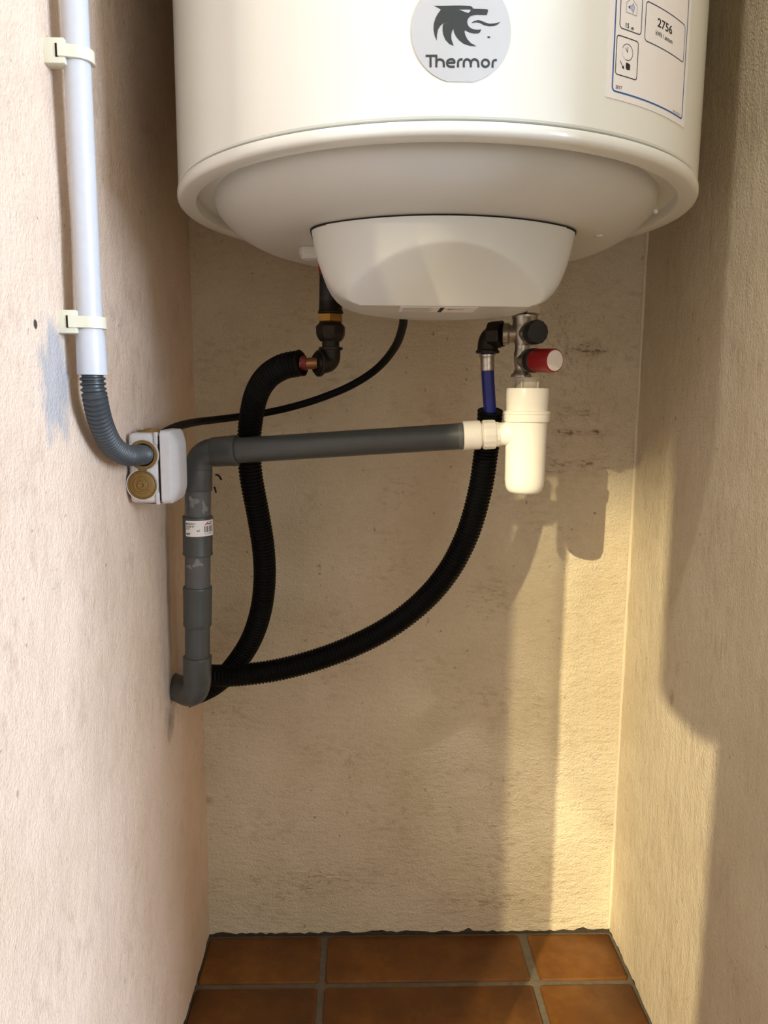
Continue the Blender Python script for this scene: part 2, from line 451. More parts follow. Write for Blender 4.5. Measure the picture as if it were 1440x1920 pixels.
def wrap(name, bm, mat, parent, ax, ay, R_, eps, step, thick=0.0):
    us = [v.co.x for v in bm.verts]; u = min(us) + step
    while u < max(us):
        bmesh.ops.bisect_plane(bm, geom=bm.verts[:] + bm.edges[:] + bm.faces[:], plane_co=(u, 0, 0), plane_no=(1, 0, 0))
        u += step
    bmesh.ops.triangulate(bm, faces=[f_ for f_ in bm.faces if len(f_.verts) > 4])
    for f_ in bm.faces:
        if f_.normal.z < 0: f_.normal_flip()
    if thick:
        r = bmesh.ops.extrude_face_region(bm, geom=bm.faces[:])
        top = [g for g in r['geom'] if isinstance(g, bmesh.types.BMVert)]
        for v in top: v.co.z += thick
    for v in bm.verts:
        th = v.co.x / R_; rr = R_ + eps + v.co.z
        v.co = Vector((ax + rr * math.sin(th), ay - rr * math.cos(th), v.co.y))
    return from_bm(name, bm, mat, parent, 60, recalc=bool(thick))

# ------------------------------------------------------------------ the setting
def struct(o):
    o['kind'] = 'structure'; return o
def fbm(p, s, amp):
    return amp * (noise.noise(p * s) + 0.5 * noise.noise(p * s * 2.3 + Vector((7, 3, 1))))
def wall_grid(name, mat, o, U, V, lu, lv, N, du, thick, amp=0.0015, ragged=True):
    """a plastered wall: uneven front surface with a ragged foot, sides and back"""
    o, U, V, N = Vector(o), Vector(U), Vector(V), Vector(N)
    nu, nv = int(lu / du), int(lv / (du * 1.3))
    bm = bmesh.new(); g = []
    for j in range(nv + 1):
        row = []
        for i in range(nu + 1):
            p = o + U * (lu * i / nu) + V * (lv * j / nv)
            d = fbm(p, 9, amp) + fbm(p, 35, amp * 0.25)
            if j == 0 and ragged:
                p = p + V * (-0.0010 + abs(fbm(p, 60, 0.007)) + abs(fbm(p, 170, 0.004)))
            row.append(bm.verts.new(p + N * d))
        g.append(row)
    for j in range(nv):
        for i in range(nu):
            bm.faces.new((g[j][i], g[j][i + 1], g[j + 1][i + 1], g[j + 1][i]))
    def back(v): return bm.verts.new(v.co - N * thick)
    b00, b10, b11, b01 = back(g[0][0]), back(g[0][-1]), back(g[-1][-1]), back(g[-1][0])
    bm.faces.new([b00] + g[0] + [b10]); bm.faces.new([b10] + [r[-1] for r in g] + [b11])
    bm.faces.new([b11] + list(reversed(g[-1])) + [b01]); bm.faces.new([b01] + [r[0] for r in reversed(g)] + [b00])
    bm.faces.new((b00, b10, b11, b01))
    return struct(from_bm(name, bm, mat, None, 50))
HC = 2.50
YJ_L, YJ_R = 0.190, 0.37
wall_grid('wall_back', M_WB, (XL - 0.02, YB, 0.004), (1, 0, 0), (0, 0, 1), XR - XL + 0.04, HC, (0, -1, 0), 0.008, 0.25, 0.0014)
wall_grid('wall_left', M_WL, (XL, YJ_L, 0.004), (0, 1, 0), (0, 0, 1), YB + 0.02 - YJ_L, HC, (1, 0, 0), 0.008, 1.6, 0.0016)
wall_grid('wall_right', M_WR, (XR, YB + 0.02, 0.004), (0, -1, 0), (0, 0, 1), YB + 0.02 - YJ_R, HC, (-1, 0, 0), 0.008, 1.2, 0.0016)
# unseen blocker added behind the camera, wider above, to cast the photographer's shadow
bm = bmesh.new()
box_bm(bm, (-0.495, -0.62, 0), (0.16, -0.50, 1.45), 0.003); box_bm(bm, (-0.572, -0.60, 1.345), (0.16, -0.505, HC), 0.025, 4)
struct(from_bm('shadow_blocker', bm, M_PLAIN, None))
# window wall of the adjoining room, out of the picture to the right
bm = bmesh.new()
for lo, hi in (((2.3, -1.9, 0), (2.4, -1.65, HC)), ((2.3, -0.35, 0), (2.4, 0.5, HC)), ((2.3, -1.65, 0), (2.4, -0.35, 0.75)), ((2.3, -1.65, 1.95), (2.4, -0.35, HC))):
    box_bm(bm, lo, hi)
struct(from_bm('wall_window', bm, M_PLAIN, None))
bm = bmesh.new()
for lo, hi in (((2.33, -1.65, 0.75), (2.37, -1.60, 1.95)), ((2.33, -0.40, 0.75), (2.37, -0.35, 1.95)), ((2.33, -1.60, 0.75), (2.37, -0.40, 0.80)), ((2.33, -1.60, 1.90), (2.37, -0.40, 1.95))):
    box_bm(bm, lo, hi, 0.003)
struct(from_bm('window_1', bm, M_FRAME, None))
struct(box('ceiling', M_CEIL, None, (-2.6, -3.0, HC), (2.6, 1.42, HC + 0.1)))
floor = struct(box('floor', M_GROUT, None, (-2.6, -3.0, -0.06), (2.6, 1.42, -0.0015)))
# dirt-filled joint at the foot of the walls
bm = bmesh.new()
box_bm(bm, (XL - 0.02, YB + 0.002, -0.001), (XR + 0.02, YB + 0.02, 0.02))
box_bm(bm, (XL - 0.02, YJ_L + 0.01, -0.001), (XL - 0.003, YB + 0.01, 0.015))
box_bm(bm, (XR + 0.003, YJ_R + 0.01, -0.001), (XR + 0.02, YB + 0.01, 0.02))
struct(from_bm('trim_1', bm, M_GAP, None))
# filler bead in the right-hand corner
path = [Vector((XR - 0.001 + 0.0012 * noise.noise(Vector((0, 0, z * 14))), YB - 0.001 + 0.0012 * noise.noise(Vector((5, 0, z * 17))), z)) for z in [0.012 + 0.008 * k for k in range(190)]]
bm = bmesh.new(); sweep_bm(bm, path, [0.0030 + 0.0012 * noise.noise(Vector((3, 1, p.z * 22))) for p in path], 10)
struct(from_bm('trim_2', bm, M_CAULK, None))

# floor tiles, each with its own edge, set proud of the grout
GX = [-0.3885, -0.0625, 0.2630, 0.5885]
GY = [1.376, 1.0505, 0.7250, 0.3995, 0.0740, -0.2515, -0.577]
gw = 0.0055
for i in range(len(GX) - 1):
    for j in range(len(GY) - 1):
        y1, y0 = min(GY[j] - gw, YB + 0.0012 - 0.006), GY[j + 1] + gw
        x0, x1 = GX[i] + gw, GX[i + 1] - gw
        if y0 > YJ_L - 0.05: x0 = max(x0, XL + 0.002)
        if y0 > YJ_R - 0.12: x1 = min(x1, XR - 0.003)
        if i == 2 and j == 0: x0 += 0.004
        bm = bmesh.new()
        pts = []
        k = 0.004
        for (px, py) in rrect(x0, y0, x1, y1, 0.005, 3): pts.append((px, py))
        lo = [(p[0], p[1], -0.004) for p in pts]
        cxm, cym = (x0 + x1) / 2, (y0 + y1) / 2
        mid = [(p[0], p[1], 0.0008) for p in pts]
        hi = [(cxm + (p[0] - cxm) * (1 - 0.003 / (x1 - x0)), cym + (p[1] - cym) * (1 - 0.003 / (y1 - y0)), 0.0022) for p in pts]
        rings(bm, [lo, mid, hi], True, False, True)
        from_bm('floor_tile', bm, M_TILE, floor, 50)

# ------------------------------------------------------------------ water heater
TX, TY, TR = 0.0725, 0.867, 0.265
heater = thing('water_heater', 'large white cylindrical electric water heater hung on the back wall', 'water heater', (TX, TY, 0.971))
lathe('tank_shell', M_ENAMEL, heater, (TX, TY, 0), (0, 0, 1), [(0.0, 1.86), (0.10, 1.858), (0.18, 1.845), (0.24, 1.815), (0.262, 1.775), (TR, 1.75), (TR, 1.60), (TR, 1.40), (TR, 1.20), (TR, 1.0895), (0.2642, 1.0882), (0.2625, 1.0878), (0.2520, 1.0876), (0.2515, 1.106), (0.0, 1.106)], 160, 30)
lathe('bottom_ring', M_ENAMEL, heater, (TX, TY, 0), (0, 0, 1), [(0.2515, 1.0864), (0.2642, 1.0864), (0.2658, 1.0858), (0.2664, 1.0842), (0.2663, 1.0800), (0.2656, 1.0782), (0.2642, 1.0769), (0.2622, 1.0763), (0.2500, 1.0760), (0.2482, 1.0765), (0.2472, 1.0780), (0.2466, 1.0820), (0.2458, 1.1040)], 160, 40)
lathe('bottom_pan', M_PLASTIC, heater, (TX, TY, 0), (0, 0, 1), [(0.2300, 1.1055), (0.2300, 1.0850), (0.2290, 1.0790), (0.2262, 1.0722), (0.2215, 1.0664), (0.2150, 1.0606), (0.2075, 1.0553), (0.1990, 1.0503), (0.1900, 1.0462), (0.1800, 1.0434), (0.1700, 1.0422), (0.12, 1.0420), (0.0, 1.0420)], 160, 60)

# electrical cover: rounded hood, its front cut by a slanting flat facet
def cover_w(z):
    t = [(0.9705, 0.082), (0.9725, 0.0905), (0.976, 0.0975), (0.982, 0.1045), (0.990, 0.1105), (1.000, 0.1158), (1.012, 0.1203), (1.026, 0.1240), (1.0405, 0.1265)]
    for (a, wa), (b, wb_) in zip(t[:-1], t[1:]):
        if z <= b: return wa + (wb_ - wa) * (z - a) / (b - a)
    return t[-1][1]
CXC = 0.0750
def cover_outline(z, grow=0.0):
    w = cover_w(z) + grow; r = 0.1705 - 0.15 * (1.042 - z) + grow
    low = max(0.0, min(1.0, (1.020 - z) / 0.045))
    side = 0.872 - 0.050 * low
    def fy(d): return TY - math.sqrt(max(1e-6, r * r - d * d))
    cr = 0.016
    pts = []
    yc = fy(w)
    for k in range(5): pts.append((-w, side + (yc + cr - side) * k / 5))
    a, c, b = Vector((-w, yc + cr)), Vector((-w, yc)), Vector((-(w - cr), fy(w - cr)))
    for k in range(8):
        t = k / 8; p = a * (1 - t) ** 2 + c * 2 * t * (1 - t) + b * t * t; pts.append((p.x, p.y))
    left = list(pts)
    for k in range(49):
        d = -(w - cr) + 2 * (w - cr) * k / 48; pts.append((d, fy(d)))
    pts += [(-p[0], p[1]) for p in reversed(left)]
    out = [Vector((CXC + d, max(y, 0.7008 + 0.92 * (1.0185 - z)), z)) for d, y in pts]
    for k in range(1, 24):                      # curved back edge
        d = w * (1 - 2 * k / 24)
        out.append(Vector((CXC + d, side + (0.886 - side) * (1 - (d / w) ** 2), z)))
    return out
bm = bmesh.new()
zs = [1.0405] + [1.0405 - 0.0700 * (k / 44) for k in range(1, 45)]
loops = [cover_outline(z) for z in zs]
loops.append([Vector((CXC + (p.x - CXC) * 0.985, 0.80 + (p.y - 0.80) * 0.985, 0.9697)) for p in loops[-1]])
rings(bm, loops, True, True, True)
cover = from_bm('electrical_cover', bm, M_PLASTIC, heater, 32)
# dark strip painting in the shadow of the gap between pan and cover
bm = bmesh.new()
o1 = cover_outline(1.0405, 0.0); o2 = [Vector((CXC + (p.x - CXC) * 1.010, TY + (p.y - TY) * 0.992, p.z)) for p in o1]
rings(bm, [[Vector((p.x, p.y, 1.0418)) for p in o2], [Vector((p.x, p.y, 1.0400)) for p in o2]])
from_bm('cover_gap_shadow', bm, M_DARKGAP, heater)
# rating label on the underside of the cover
def on_under(u, v): return onZ(u, v, 0.9694)
lab = [on_under(752, 572), on_under(752, 585), on_under(890, 582), on_under(890, 570)]
bm = bmesh.new()
x0, x1 = min(p.x for p in lab), max(p.x for p in lab); y0, y1 = min(p.y for p in lab), max(p.y for p in lab)
y0 = max(y0, 0.752); y1 = y0 + 0.042
box_bm(bm, (x0, y0, 0.9691), (x1, y1, 0.96975))
rl = from_bm('rating_label', bm, M_PAPER, heater); rl['label'] = 'white rating label on the underside of the cover'
bm = bmesh.new()
for k in range(7):
    yy = y0 + 0.005 + k * 0.0052
    box_bm(bm, (x0 + 0.003, yy, 0.9689), (x0 + 0.003 + 0.033 * random.uniform(0.75, 1), yy + 0.0016, 0.9692))
from_bm('print_lines', bm, simple('faded_print', (176, 168, 160), 0.6), rl)
bm = bmesh.new()
box_bm(bm, (x0 + 0.0385, y0 + 0.002, 0.9689), (x0 + 0.0425, y1 - 0.002, 0.9692))
from_bm('barcode_band', bm, M_DARKGAP, rl)
bm = bmesh.new()
xq = x0 + 0.0465
for (a, b, c) in (((0, 0.012), (0.012, 0.016), (0, 0.020)), ((0.014, 0.012), (0.016, 0.012), (0.010, 0.026))):
    f_ = [bm.verts.new((xq + q[0], y0 + q[1], 0.9689)) for q in (a, b, c)]; bm.faces.new(f_)
from_bm('warning_symbol', bm, simple('grey_print', (110, 104, 98), 0.6), rl)
# tab beside the cover, plug on the pan
c = onZ(582, 476, 1.036)
bm = bmesh.new()
lp = []
for (zz, k) in ((1.0425, 1.0), (1.036, 1.0), (1.0305, 0.86), (1.0290, 0.66)):
    lp.append([Vector((c.x + 0.004 + q[0] * k, c.y + q[1] * k, zz)) for q in ((-0.016, -0.006), (-0.011, -0.014), (0.014, -0.016), (0.014, 0.018), (-0.009, 0.014), (-0.0155, 0.006))])
rings(bm, lp); bmesh.ops.bevel(bm, geom=bm.edges[:], offset=0.0012, segments=2, affect='EDGES')
from_bm('thermostat_tab', bm, M_PLASTIC, heater)
c = onZ(1122, 440, 1.0440)
lathe('pan_plug', M_PLASTIC, heater, (c.x, c.y, 1.0455), (0, 0, -1), [(0.0042, 0), (0.0042, 0.003), (0.0034, 0.004), (0.0018, 0.004), (0.0014, 0.0022), (0.0, 0.002)], 20)
c = onZ(1228, 397, 1.062)
lathe('pan_rivet', M_PLASTIC, heater, (c.x, c.y, c.z + 0.002), (0.5, 0, -1), [(0.002, 0), (0.002, 0.003), (0.001, 0.004), (0, 0.004)], 12)
# wall bracket behind the tank
for zz in (1.22, 1.55):
    box('wall_bracket', M_ENAMEL, heater, (TX - 0.20, 1.10, zz), (TX + 0.20, 1.158, zz + 0.05), 0.004)

def cyl(u, v, R_=TR):
    d = ray(u, v); a = d.x ** 2 + d.y ** 2; b = -(d.x * TX + d.y * TY); c_ = TX * TX + TY * TY - R_ * R_
    t = (-b - math.sqrt(b * b - a * c_)) / a; p = d * t
    return (math.atan2(p.x - TX, -(p.y - TY)) * R_, p.z + CAM_H)
# badge: disc with a flat foot
bc = (-0.0033, 1.1478); br_ = 0.0362
pts = []
for k in range(97):
    a = 2 * PI * k / 96
    y = bc[1] + br_ * math.sin(a); x = bc[0] + br_ * math.cos(a)
    pts.append((x, max(y, 1.1128 + 0.0)))
bm = bmesh.new(); poly(bm, pts[:-1])
badge = wrap('logo_badge', bm, M_BADGE, heater, TX, TY, TR, 0.0001, 0.006, 0.0006)
badge['label'] = 'silver round sticker with a beast-head emblem and the word Thermor'
def bpx(p): return cyl(760 + p[0] / 6.545, p[1] / 6.545)
head = [(357, 78), (430, 79), (500, 78), (600, 76), (700, 76), (790, 80), (815, 90), (832, 115), (920, 118), (1000, 122), (1012, 130), (1010, 150), (997, 190), (940, 190), (880, 187), (835, 192), (795, 205), (768, 235), (757, 265), (760, 300), (775, 330), (800, 352), (840, 368), (885, 373), (928, 368), (915, 400), (895, 415), (840, 417), (785, 404), (730, 375), (725, 400), (735, 440), (760, 490), (800, 535), (868, 572), (800, 570), (720, 545), (660, 500), (620, 450), (597, 400), (588, 358), (570, 395), (563, 440), (565, 490), (578, 530), (592, 566), (540, 545), (490, 490), (465, 430), (457, 370), (460, 320), (472, 288), (430, 320), (400, 370), (388, 430), (385, 500), (360, 440), (347, 370), (350, 300), (370, 230), (400, 175), (437, 125), (420, 110)]
eye = [(645, 122), (800, 122), (797, 145), (770, 168), (730, 155), (690, 138)]
tongue = [(810, 290), (840, 265), (890, 255), (930, 262), (980, 285), (1030, 298), (1090, 295), (1160, 278), (1130, 305), (1085, 325), (1020, 328), (960, 312), (910, 285), (860, 280)]
mark = [(1002, 455), (1022, 452), (1042, 458), (1030, 472), (1010, 472)]
bm = bmesh.new()
filled(bm, [[bpx(p) for p in head], [bpx(p) for p in eye]]); filled(bm, [[bpx(p) for p in tongue]]); filled(bm, [[bpx(p) for p in mark]])
wrap('emblem', bm, M_INK, badge, TX, TY, TR, 0.0008, 0.006, 0.0002)
def curve_pts(pts, n=6):
    return [(p.x, p.y) for p in catmull([Vector((q[0], q[1], 0)) for q in pts], n)]
strokes = [[(250, 691), (391, 691)], [(310, 691), (310, 832)], [(381, 691), (381, 832)],
    curve_pts([(383, 775), (390, 750), (415, 736), (440, 738), (462, 752), (471, 780), (472, 832)]),
    [(516, 776), (608, 776)], curve_pts([(602, 778), (601, 757), (585, 738), (560, 734), (532, 741), (514, 762), (513, 795), (530, 817), (560, 825), (604, 824)]),
    curve_pts([(646, 832), (645, 790), (650, 757), (668, 738), (700, 734)]),
    curve_pts([(717, 832), (716, 790), (721, 757), (742, 737), (768, 737), (792, 755), (800, 790), (802, 832)]),
    curve_pts([(803, 790), (810, 757), (832, 737), (860, 737), (884, 755), (893, 790), (894, 832)]),
    curve_pts([(1068, 836), (1067, 800), (1072, 765), (1090, 746), (1119, 741)])]
bm = bmesh.new()
for s in strokes: ribbon(bm, [bpx(p) for p in s], 0.00150)
ribbon(bm, [bpx((980 + 43 * math.cos(a * PI / 16), 782 + 44 * math.sin(a * PI / 16))) for a in range(32)], 0.00150, True)
wrap('lettering', bm, M_INK, badge, TX, TY, TR, 0.0008, 0.006, 0.0002)
# energy label
bm = bmesh.new(); poly(bm, rrect(0.1146, 1.1132, 0.2255, 1.330, 0.0012))
elabel = wrap('energy_label', bm, M_PAPER, heater, TX, TY, TR, 0.0001, 0.006, 0.0003)
elabel['label'] = 'white energy label with blue frame and the figure 2756'
E_ = 0.0005
bm = bmesh.new(); ribbon(bm, rrect(0.1209, 1.1188, 0.2188, 1.323, 0.003), 0.0013, True)
wrap('frame_line', bm, M_BLUEINK, elabel, TX, TY, TR, E_, 0.006)
bm = bmesh.new()
ribbon(bm, rrect(0.1255, 1.1645, 0.1492, 1.1915, 0.0028), 0.0008, True)
ribbon(bm, rrect(0.1538, 1.1620, 0.2146, 1.1905, 0.0030), 0.0008, True)
wrap('panel_outline', bm, M_NAVYINK, elabel, TX, TY, TR, E_, 0.006)
bm = bmesh.new(); ribbon(bm, rrect(0.1233, 1.1312, 0.1468, 1.1590, 0.0022), 0.00075, True)
wrap('clock_panel_outline', bm, M_BLACKINK, elabel, TX, TY, TR, E_, 0.006)
for nm, items in (('consumption_figure', [('2756', 0.1693, 0.1913, 1.1764, 0.0062, 0.018)]), ('consumption_unit', [('kWh / annum', 0.1675, 0.1926, 1.1697, 0.0034, 0.016)]),
                  ('noise_figure', [('15', 0.1317, 0.1354, 1.1661, 0.0033, 0.03), ('dB', 0.1374, 0.1406, 1.1660, 0.0019, 0.03)]),
                  ('year_print', [('2017', 0.1242, 0.1310, 1.1211, 0.0024, 0.02)]), ('code_print', [('812/2013', 0.2008, 0.2150, 1.1200, 0.0017, 0.0)])):
    bm = bmesh.new()
    for it in items: text(bm, *it)
    wrap(nm, bm, M_BLACKINK, elabel, TX, TY, TR, E_, 0.006)
bm = bmesh.new()
ribbon(bm, [(0.1316, 1.1768), (0.1316, 1.1838), (0.1372, 1.1878), (0.1432, 1.1838), (0.1432, 1.1768)], 0.0003, True)
wrap('house_icon', bm, M_NAVYINK, elabel, TX, TY, TR, E_, 0.006)
bm = bmesh.new()
filled(bm, [[(0.1334, 1.1812), (0.1350, 1.1820), (0.1358, 1.1830), (0.1358, 1.1794), (0.1350, 1.1802), (0.1334, 1.1808)]])
for r in (0.0020, 0.0034, 0.0048): ribbon(bm, arc(0.1352, 1.1812, r, -48, 48, 8), 0.00055)
wrap('sound_icon', bm, M_BLUEINK, elabel, TX, TY, TR, E_, 0.006)
bm = bmesh.new()
ribbon(bm, arc(0.1351, 1.1490, 0.0058, 160, -110, 26), 0.0005)
for a in (172, 188, 204, 220, 236): ribbon(bm, arc(0.1351, 1.1490, 0.0058, a, a + 5, 2), 0.0004)
ribbon(bm, [(0.1328, 1.1518), (0.1351, 1.1490), (0.1354, 1.1530)], 0.0005)
ribbon(bm, [(0.1275, 1.1415), (0.1312, 1.1374)], 0.0006)
filled(bm, [[(0.1322, 1.1360), (0.1297, 1.1370), (0.1318, 1.1390)]])
filled(bm, [[(0.1338, 1.1408), (0.1346, 1.1416), (0.1376, 1.1412), (0.1388, 1.1404), (0.1386, 1.1368), (0.1350, 1.1364), (0.1340, 1.1374)]])
wrap('clock_icon', bm, M_BLACKINK, elabel, TX, TY, TR, E_, 0.006)

# ------------------------------------------------------------------ hot outlet fitting
YP = 0.905
h0 = onY(620, 640, YP); HX = h0.x
def zY(v, Y=YP, u=620): return onY(u, v, Y).z
hot = thing('hot_outlet_fitting', 'dark brass elbow fitting with red collar below the left of the heater cover', 'pipe fitting', (HX, YP, zY(697)))
lathe('outlet_stub', M_DARKBRASS, hot, (HX, YP, 1.030), (0, 0, 1), [(0.010, 0), (0.010, 0.0118)], 24)
rs = lathe('red_collar', M_RED, hot, (HX, YP, zY(516)), (0, 0, 1), [(0.0128, 0), (0.0132, 0.004), (0.0138, 0.010), (0.0138, 0.0125), (0.0115, 0.0125)], 32)
lathe('insulating_sleeve', M_BLKPLASTIC, hot, (HX, YP, zY(566)), (0, 0, 1), [(0.0130, 0), (0.0128, 0.010), (0.0124, 0.030), (0.0122, zY(516) - zY(566) + 0.001)], 32)
lathe('insulating_sleeve_foot', M_DARKBRASS, hot, (HX, YP, zY(588)), (0, 0, 1), [(0.0142, 0), (0.0146, 0.0014), (0.0140, 0.003), (0.0133, 0.0045), (0.0130, zY(566) - zY(588))], 32)
hexnut('brass_hexagon', M_BRASS, hot, (HX, YP, zY(605)), (0, 0, 1), 0.0152, zY(588) - zY(605), 0.52)
lathe('union_nut', M_DARKBRASS, hot, (HX, YP, zY(640)), (0, 0, 1), [(0.0125, 0), (0.0150, 0.003), (0.0168, 0.007), (0.0172, 0.010), (0.0172, 0.0165), (0.0150, 0.0185), (0.0130, zY(605) - zY(640))], 8, None, 0.3)
lathe('neck', M_DARKBRASS, hot, (HX, YP, zY(656)), (0, 0, 1), [(0.0138, 0), (0.0138, 0.0028), (0.0100, 0.0034), (0.0100, zY(640) - zY(656))], 28)
ec = Vector((HX, YP, zY(682)))
odir = Vector((-0.86, -0.51, 0)).normalized()
eb = bmesh.new()
sweep_bm(eb, bent((HX, YP, zY(654)), ec, ec + odir * 0.014, 0.010), 0.0112, 24)
from_bm('elbow', eb, M_DARKBRASS, hot)
lathe('elbow_flange', M_DARKBRASS, hot, ec + odir * 0.0125, odir, [(0.011, 0), (0.0150, 0.0008), (0.0152, 0.0035), (0.0140, 0.0045), (0.0122, 0.0045), (0.0118, 0.0070), (0.0078, 0.0072)], 30)
t0 = ec + odir * 0.018
hose_start = onY(563, 682, t0.y - 0.001)
lathe('copper_stub', M_COPPER, hot, t0, hose_start - t0, [(0.0066, 0), (0.0066, (hose_start - t0).length), (0.0070, (hose_start - t0).length + 0.001)], 24)

# hot water hose: black corrugated sleeve with the red tube showing at its mouth
def hp(u, v, Y): return onY(u, v, Y)
hot_pts = [hp(563, 681, t0.y), hp(530, 688, 0.905), hp(500, 708, 0.925), hp(480, 742, 0.95), hp(470, 790, 0.968), hp(467, 840, 0.975), hp(471, 895, 0.98), hp(484, 965, 0.99), hp(494, 1030, 1.0), hp(496, 1090, 1.01), hp(488, 1150, 1.02), hp(468, 1205, 1.035), hp(436, 1252, 1.05), hp(402, 1284, 1.06), hp(364, 1303, 1.07), hp(338, 1312, 1.075)]
hh = thing('hot_water_hose', 'black corrugated hose running from the left fitting down to the wall', 'hose', hp(400, 1287, 1.06))
sl = corrugated('sleeve', M_BLACKHOSE, hh, hot_pts, 0.0150, 0.0136, 0.0046)
p0 = hot_pts[0]; d0 = (hot_pts[0] - hot_pts[1]).normalized()
lathe('sleeve_mouth', M_BLACKHOSE, hh, p0 - d0 * 0.0005, d0, [(0.0150, 0), (0.0152, 0.002), (0.0140, 0.003), (0.0100, 0.003), (0.0095, 0.0012), (0.0, 0.0012)], 28)
lathe('inner_tube', M_REDPEX, hh, p0 + d0 * 0.0008, (t0 - p0), [(0.0084, 0), (0.0084, 0.006), (0.0068, 0.0066)], 24)

# ------------------------------------------------------------------ cold side: safety group
s_top = onY(984, 590, YP); SX = s_top.x
def zs_(v, u=985, Y=YP): return onY(u, v, Y).z
sg = thing('safety_valve_group', 'nickel safety valve group with red knob under the right of the heater', 'valve', (SX, YP, zs_(708)))
lathe('inlet_stub', M_DARKBRASS, sg, (SX, YP, zs_(574)), (0, 0, 1), [(0.0105, 0), (0.0105, 1.0418 - zs_(574))], 24)
hexnut('union_hexagon', M_CHROME, sg, (SX + 0.004, YP + 0.004, zs_(590)), (0, 0, 1), 0.0162, zs_(571) - zs_(590), 0.3)
lathe('valve_body', M_CHROME, sg, (SX, YP, 0), (0, 0, 1), [(0.0100, zs_(648)), (0.0112, zs_(643)), (0.0135, zs_(634)), (0.0138, zs_(612)), (0.0136, zs_(600)), (0.0146, zs_(597)), (0.0148, zs_(592)), (0.0135, zs_(590))], 40, 50)
zc = zs_(626)
kd = Vector((0.32, -0.947, 0.0))
lathe('drain_boss', M_CHROME, sg, (SX, YP, zc), kd, [(0.0110, 0), (0.0118, 0.012), (0.0136, 0.016), (0.0140, 0.0200)], 32)
kb = Vector((SX, YP, zc)) + kd * 0.0198
kn = lathe('drain_knob', M_BLKPLASTIC, sg, kb, kd, [(0.0120, 0), (0.0134, 0.0012), (0.0137, 0.004), (0.0137, 0.0095), (0.0128, 0.0112), (0.0, 0.0116)], 12, None)
sd = Vector((-0.97, 0.24, 0))
lathe('side_inlet', M_CHROME, sg, (SX, YP, zc), sd, [(0.0100, 0), (0.0104, 0.016), (0.0126, 0.018), (0.0126, 0.0235), (0.0105, 0.025)], 32)
stx = onY(975, 668, YP).x
lathe('discharge_stem', M_CHROME, sg, (stx + 0.002, YP, 0), (0, 0, 1), [(0.0118, zs_(707)), (0.0118, zs_(703)), (0.0086, zs_(698)), (0.0078, zs_(690)), (0.0088, zs_(676)), (0.0092, zs_(664)), (0.0082, zs_(655)), (0.0085, zs_(645)), (0.0100, zs_(638))], 32, 60)
rb = Vector((stx + 0.002, YP, zs_(676)))
cap_c = onY(1041, 676, 0.856)
rd = (cap_c - rb); rl_ = rd.length; rd.normalize()
lathe('relief_boss', M_CHROME, sg, rb, rd, [(0.0085, 0), (0.0100, 0.006), (0.0132, 0.011), (0.0136, 0.0165)], 32)
lathe('knob_collar', M_BLKPLASTIC, sg, rb + rd * 0.0160, rd, [(0.0134, 0), (0.0137, 0.001), (0.0137, 0.0078), (0.0128, 0.009)], 32)
rk = lathe('red_knob', M_RED, sg, rb + rd * 0.0245, rd, [(0.0130, 0), (0.0133, 0.001), (0.0131, rl_ - 0.0265), (0.0126, rl_ - 0.0252), (0.0, rl_ - 0.0250)], 40)
rk['label'] = 'red relief knob with white cap'
lathe('knob_cap', M_WHITECAP, rk, rb + rd * (rl_ - 0.0006), rd, [(0.0114, 0), (0.0114, 0.0006), (0.0108, 0.0011), (0.0, 0.0013)], 40)

# elbow and crimped blue tube feeding the valve
e_in = Vector((SX, YP, zc)) + sd * 0.0245
bx = onY(914, 665, 0.922)
ecc = Vector((bx.x, 0.922, zc - 0.0005))
ce = thing('cold_inlet_elbow', 'tarnished brass elbow joining the blue tube to the safety valve', 'pipe fitting', (bx.x, 0.922, zs_(662, 914, 0.922)))
hexnut('union_nut', M_DARKBRASS, ce, e_in, ecc - e_in, 0.0162, 0.016, 0.2, 8)
eb = bmesh.new(); sweep_bm(eb, bent(e_in + (ecc - e_in).normalized() * 0.014, ecc, (bx.x, 0.922, zs_(656, 914, 0.922)), 0.013), 0.0118, 26)
from_bm('elbow', eb, M_DARKBRASS, ce)
lathe('elbow_foot', M_DARKBRASS, ce, (bx.x, 0.922, zs_(663, 914, 0.922)), (0, 0, 1), [(0.0118, 0), (0.0140, 0.0006), (0.0140, 0.0030), (0.0122, 0.0046), (0.0118, 0.0090)], 30)
blue_pts = [onY(914, 662, 0.922), onY(914, 690, 0.922), onY(916, 730, 0.925), onY(919, 775, 0.930), onY(919, 800, 0.935)]
bt = thing('blue_supply_tube', 'blue plastic tube with crimped steel end below the brass elbow', 'pipe', onY(919, 790, 0.933))
sweep('tube', M_BLUE, bt, resample(catmull(blue_pts), 0.006)[0], 0.0076, 22)
lathe('crimp_sleeve', M_STEEL, bt, onY(914, 695, 0.922), onY(913.5, 662, 0.922) - onY(914, 695, 0.922), [(0.0080, 0), (0.0083, 0.0012), (0.0083, 0.006), (0.0079, 0.0075), (0.0083, 0.009), (0.0083, 0.0148), (0.0080, 0.016), (0.0096, 0.0165), (0.0096, 0.0185), (0.0080, 0.019)], 28)
cold_pts = [onY(919, 770, 0.930), onY(917, 800, 0.936), onY(911, 850, 0.945), onY(900, 920, 0.955), onY(877, 1000, 0.965), onY(840, 1072, 0.975), onY(790, 1130, 0.985), onY(728, 1177, 0.992), onY(660, 1212, 1.0), onY(590, 1238, 1.005), onY(520, 1256, 1.008), onY(455, 1265, 1.010), onY(405, 1267, 1.018), onY(378, 1264, 1.045), onY(358, 1260, 1.085), onY(345, 1258, 1.12)]
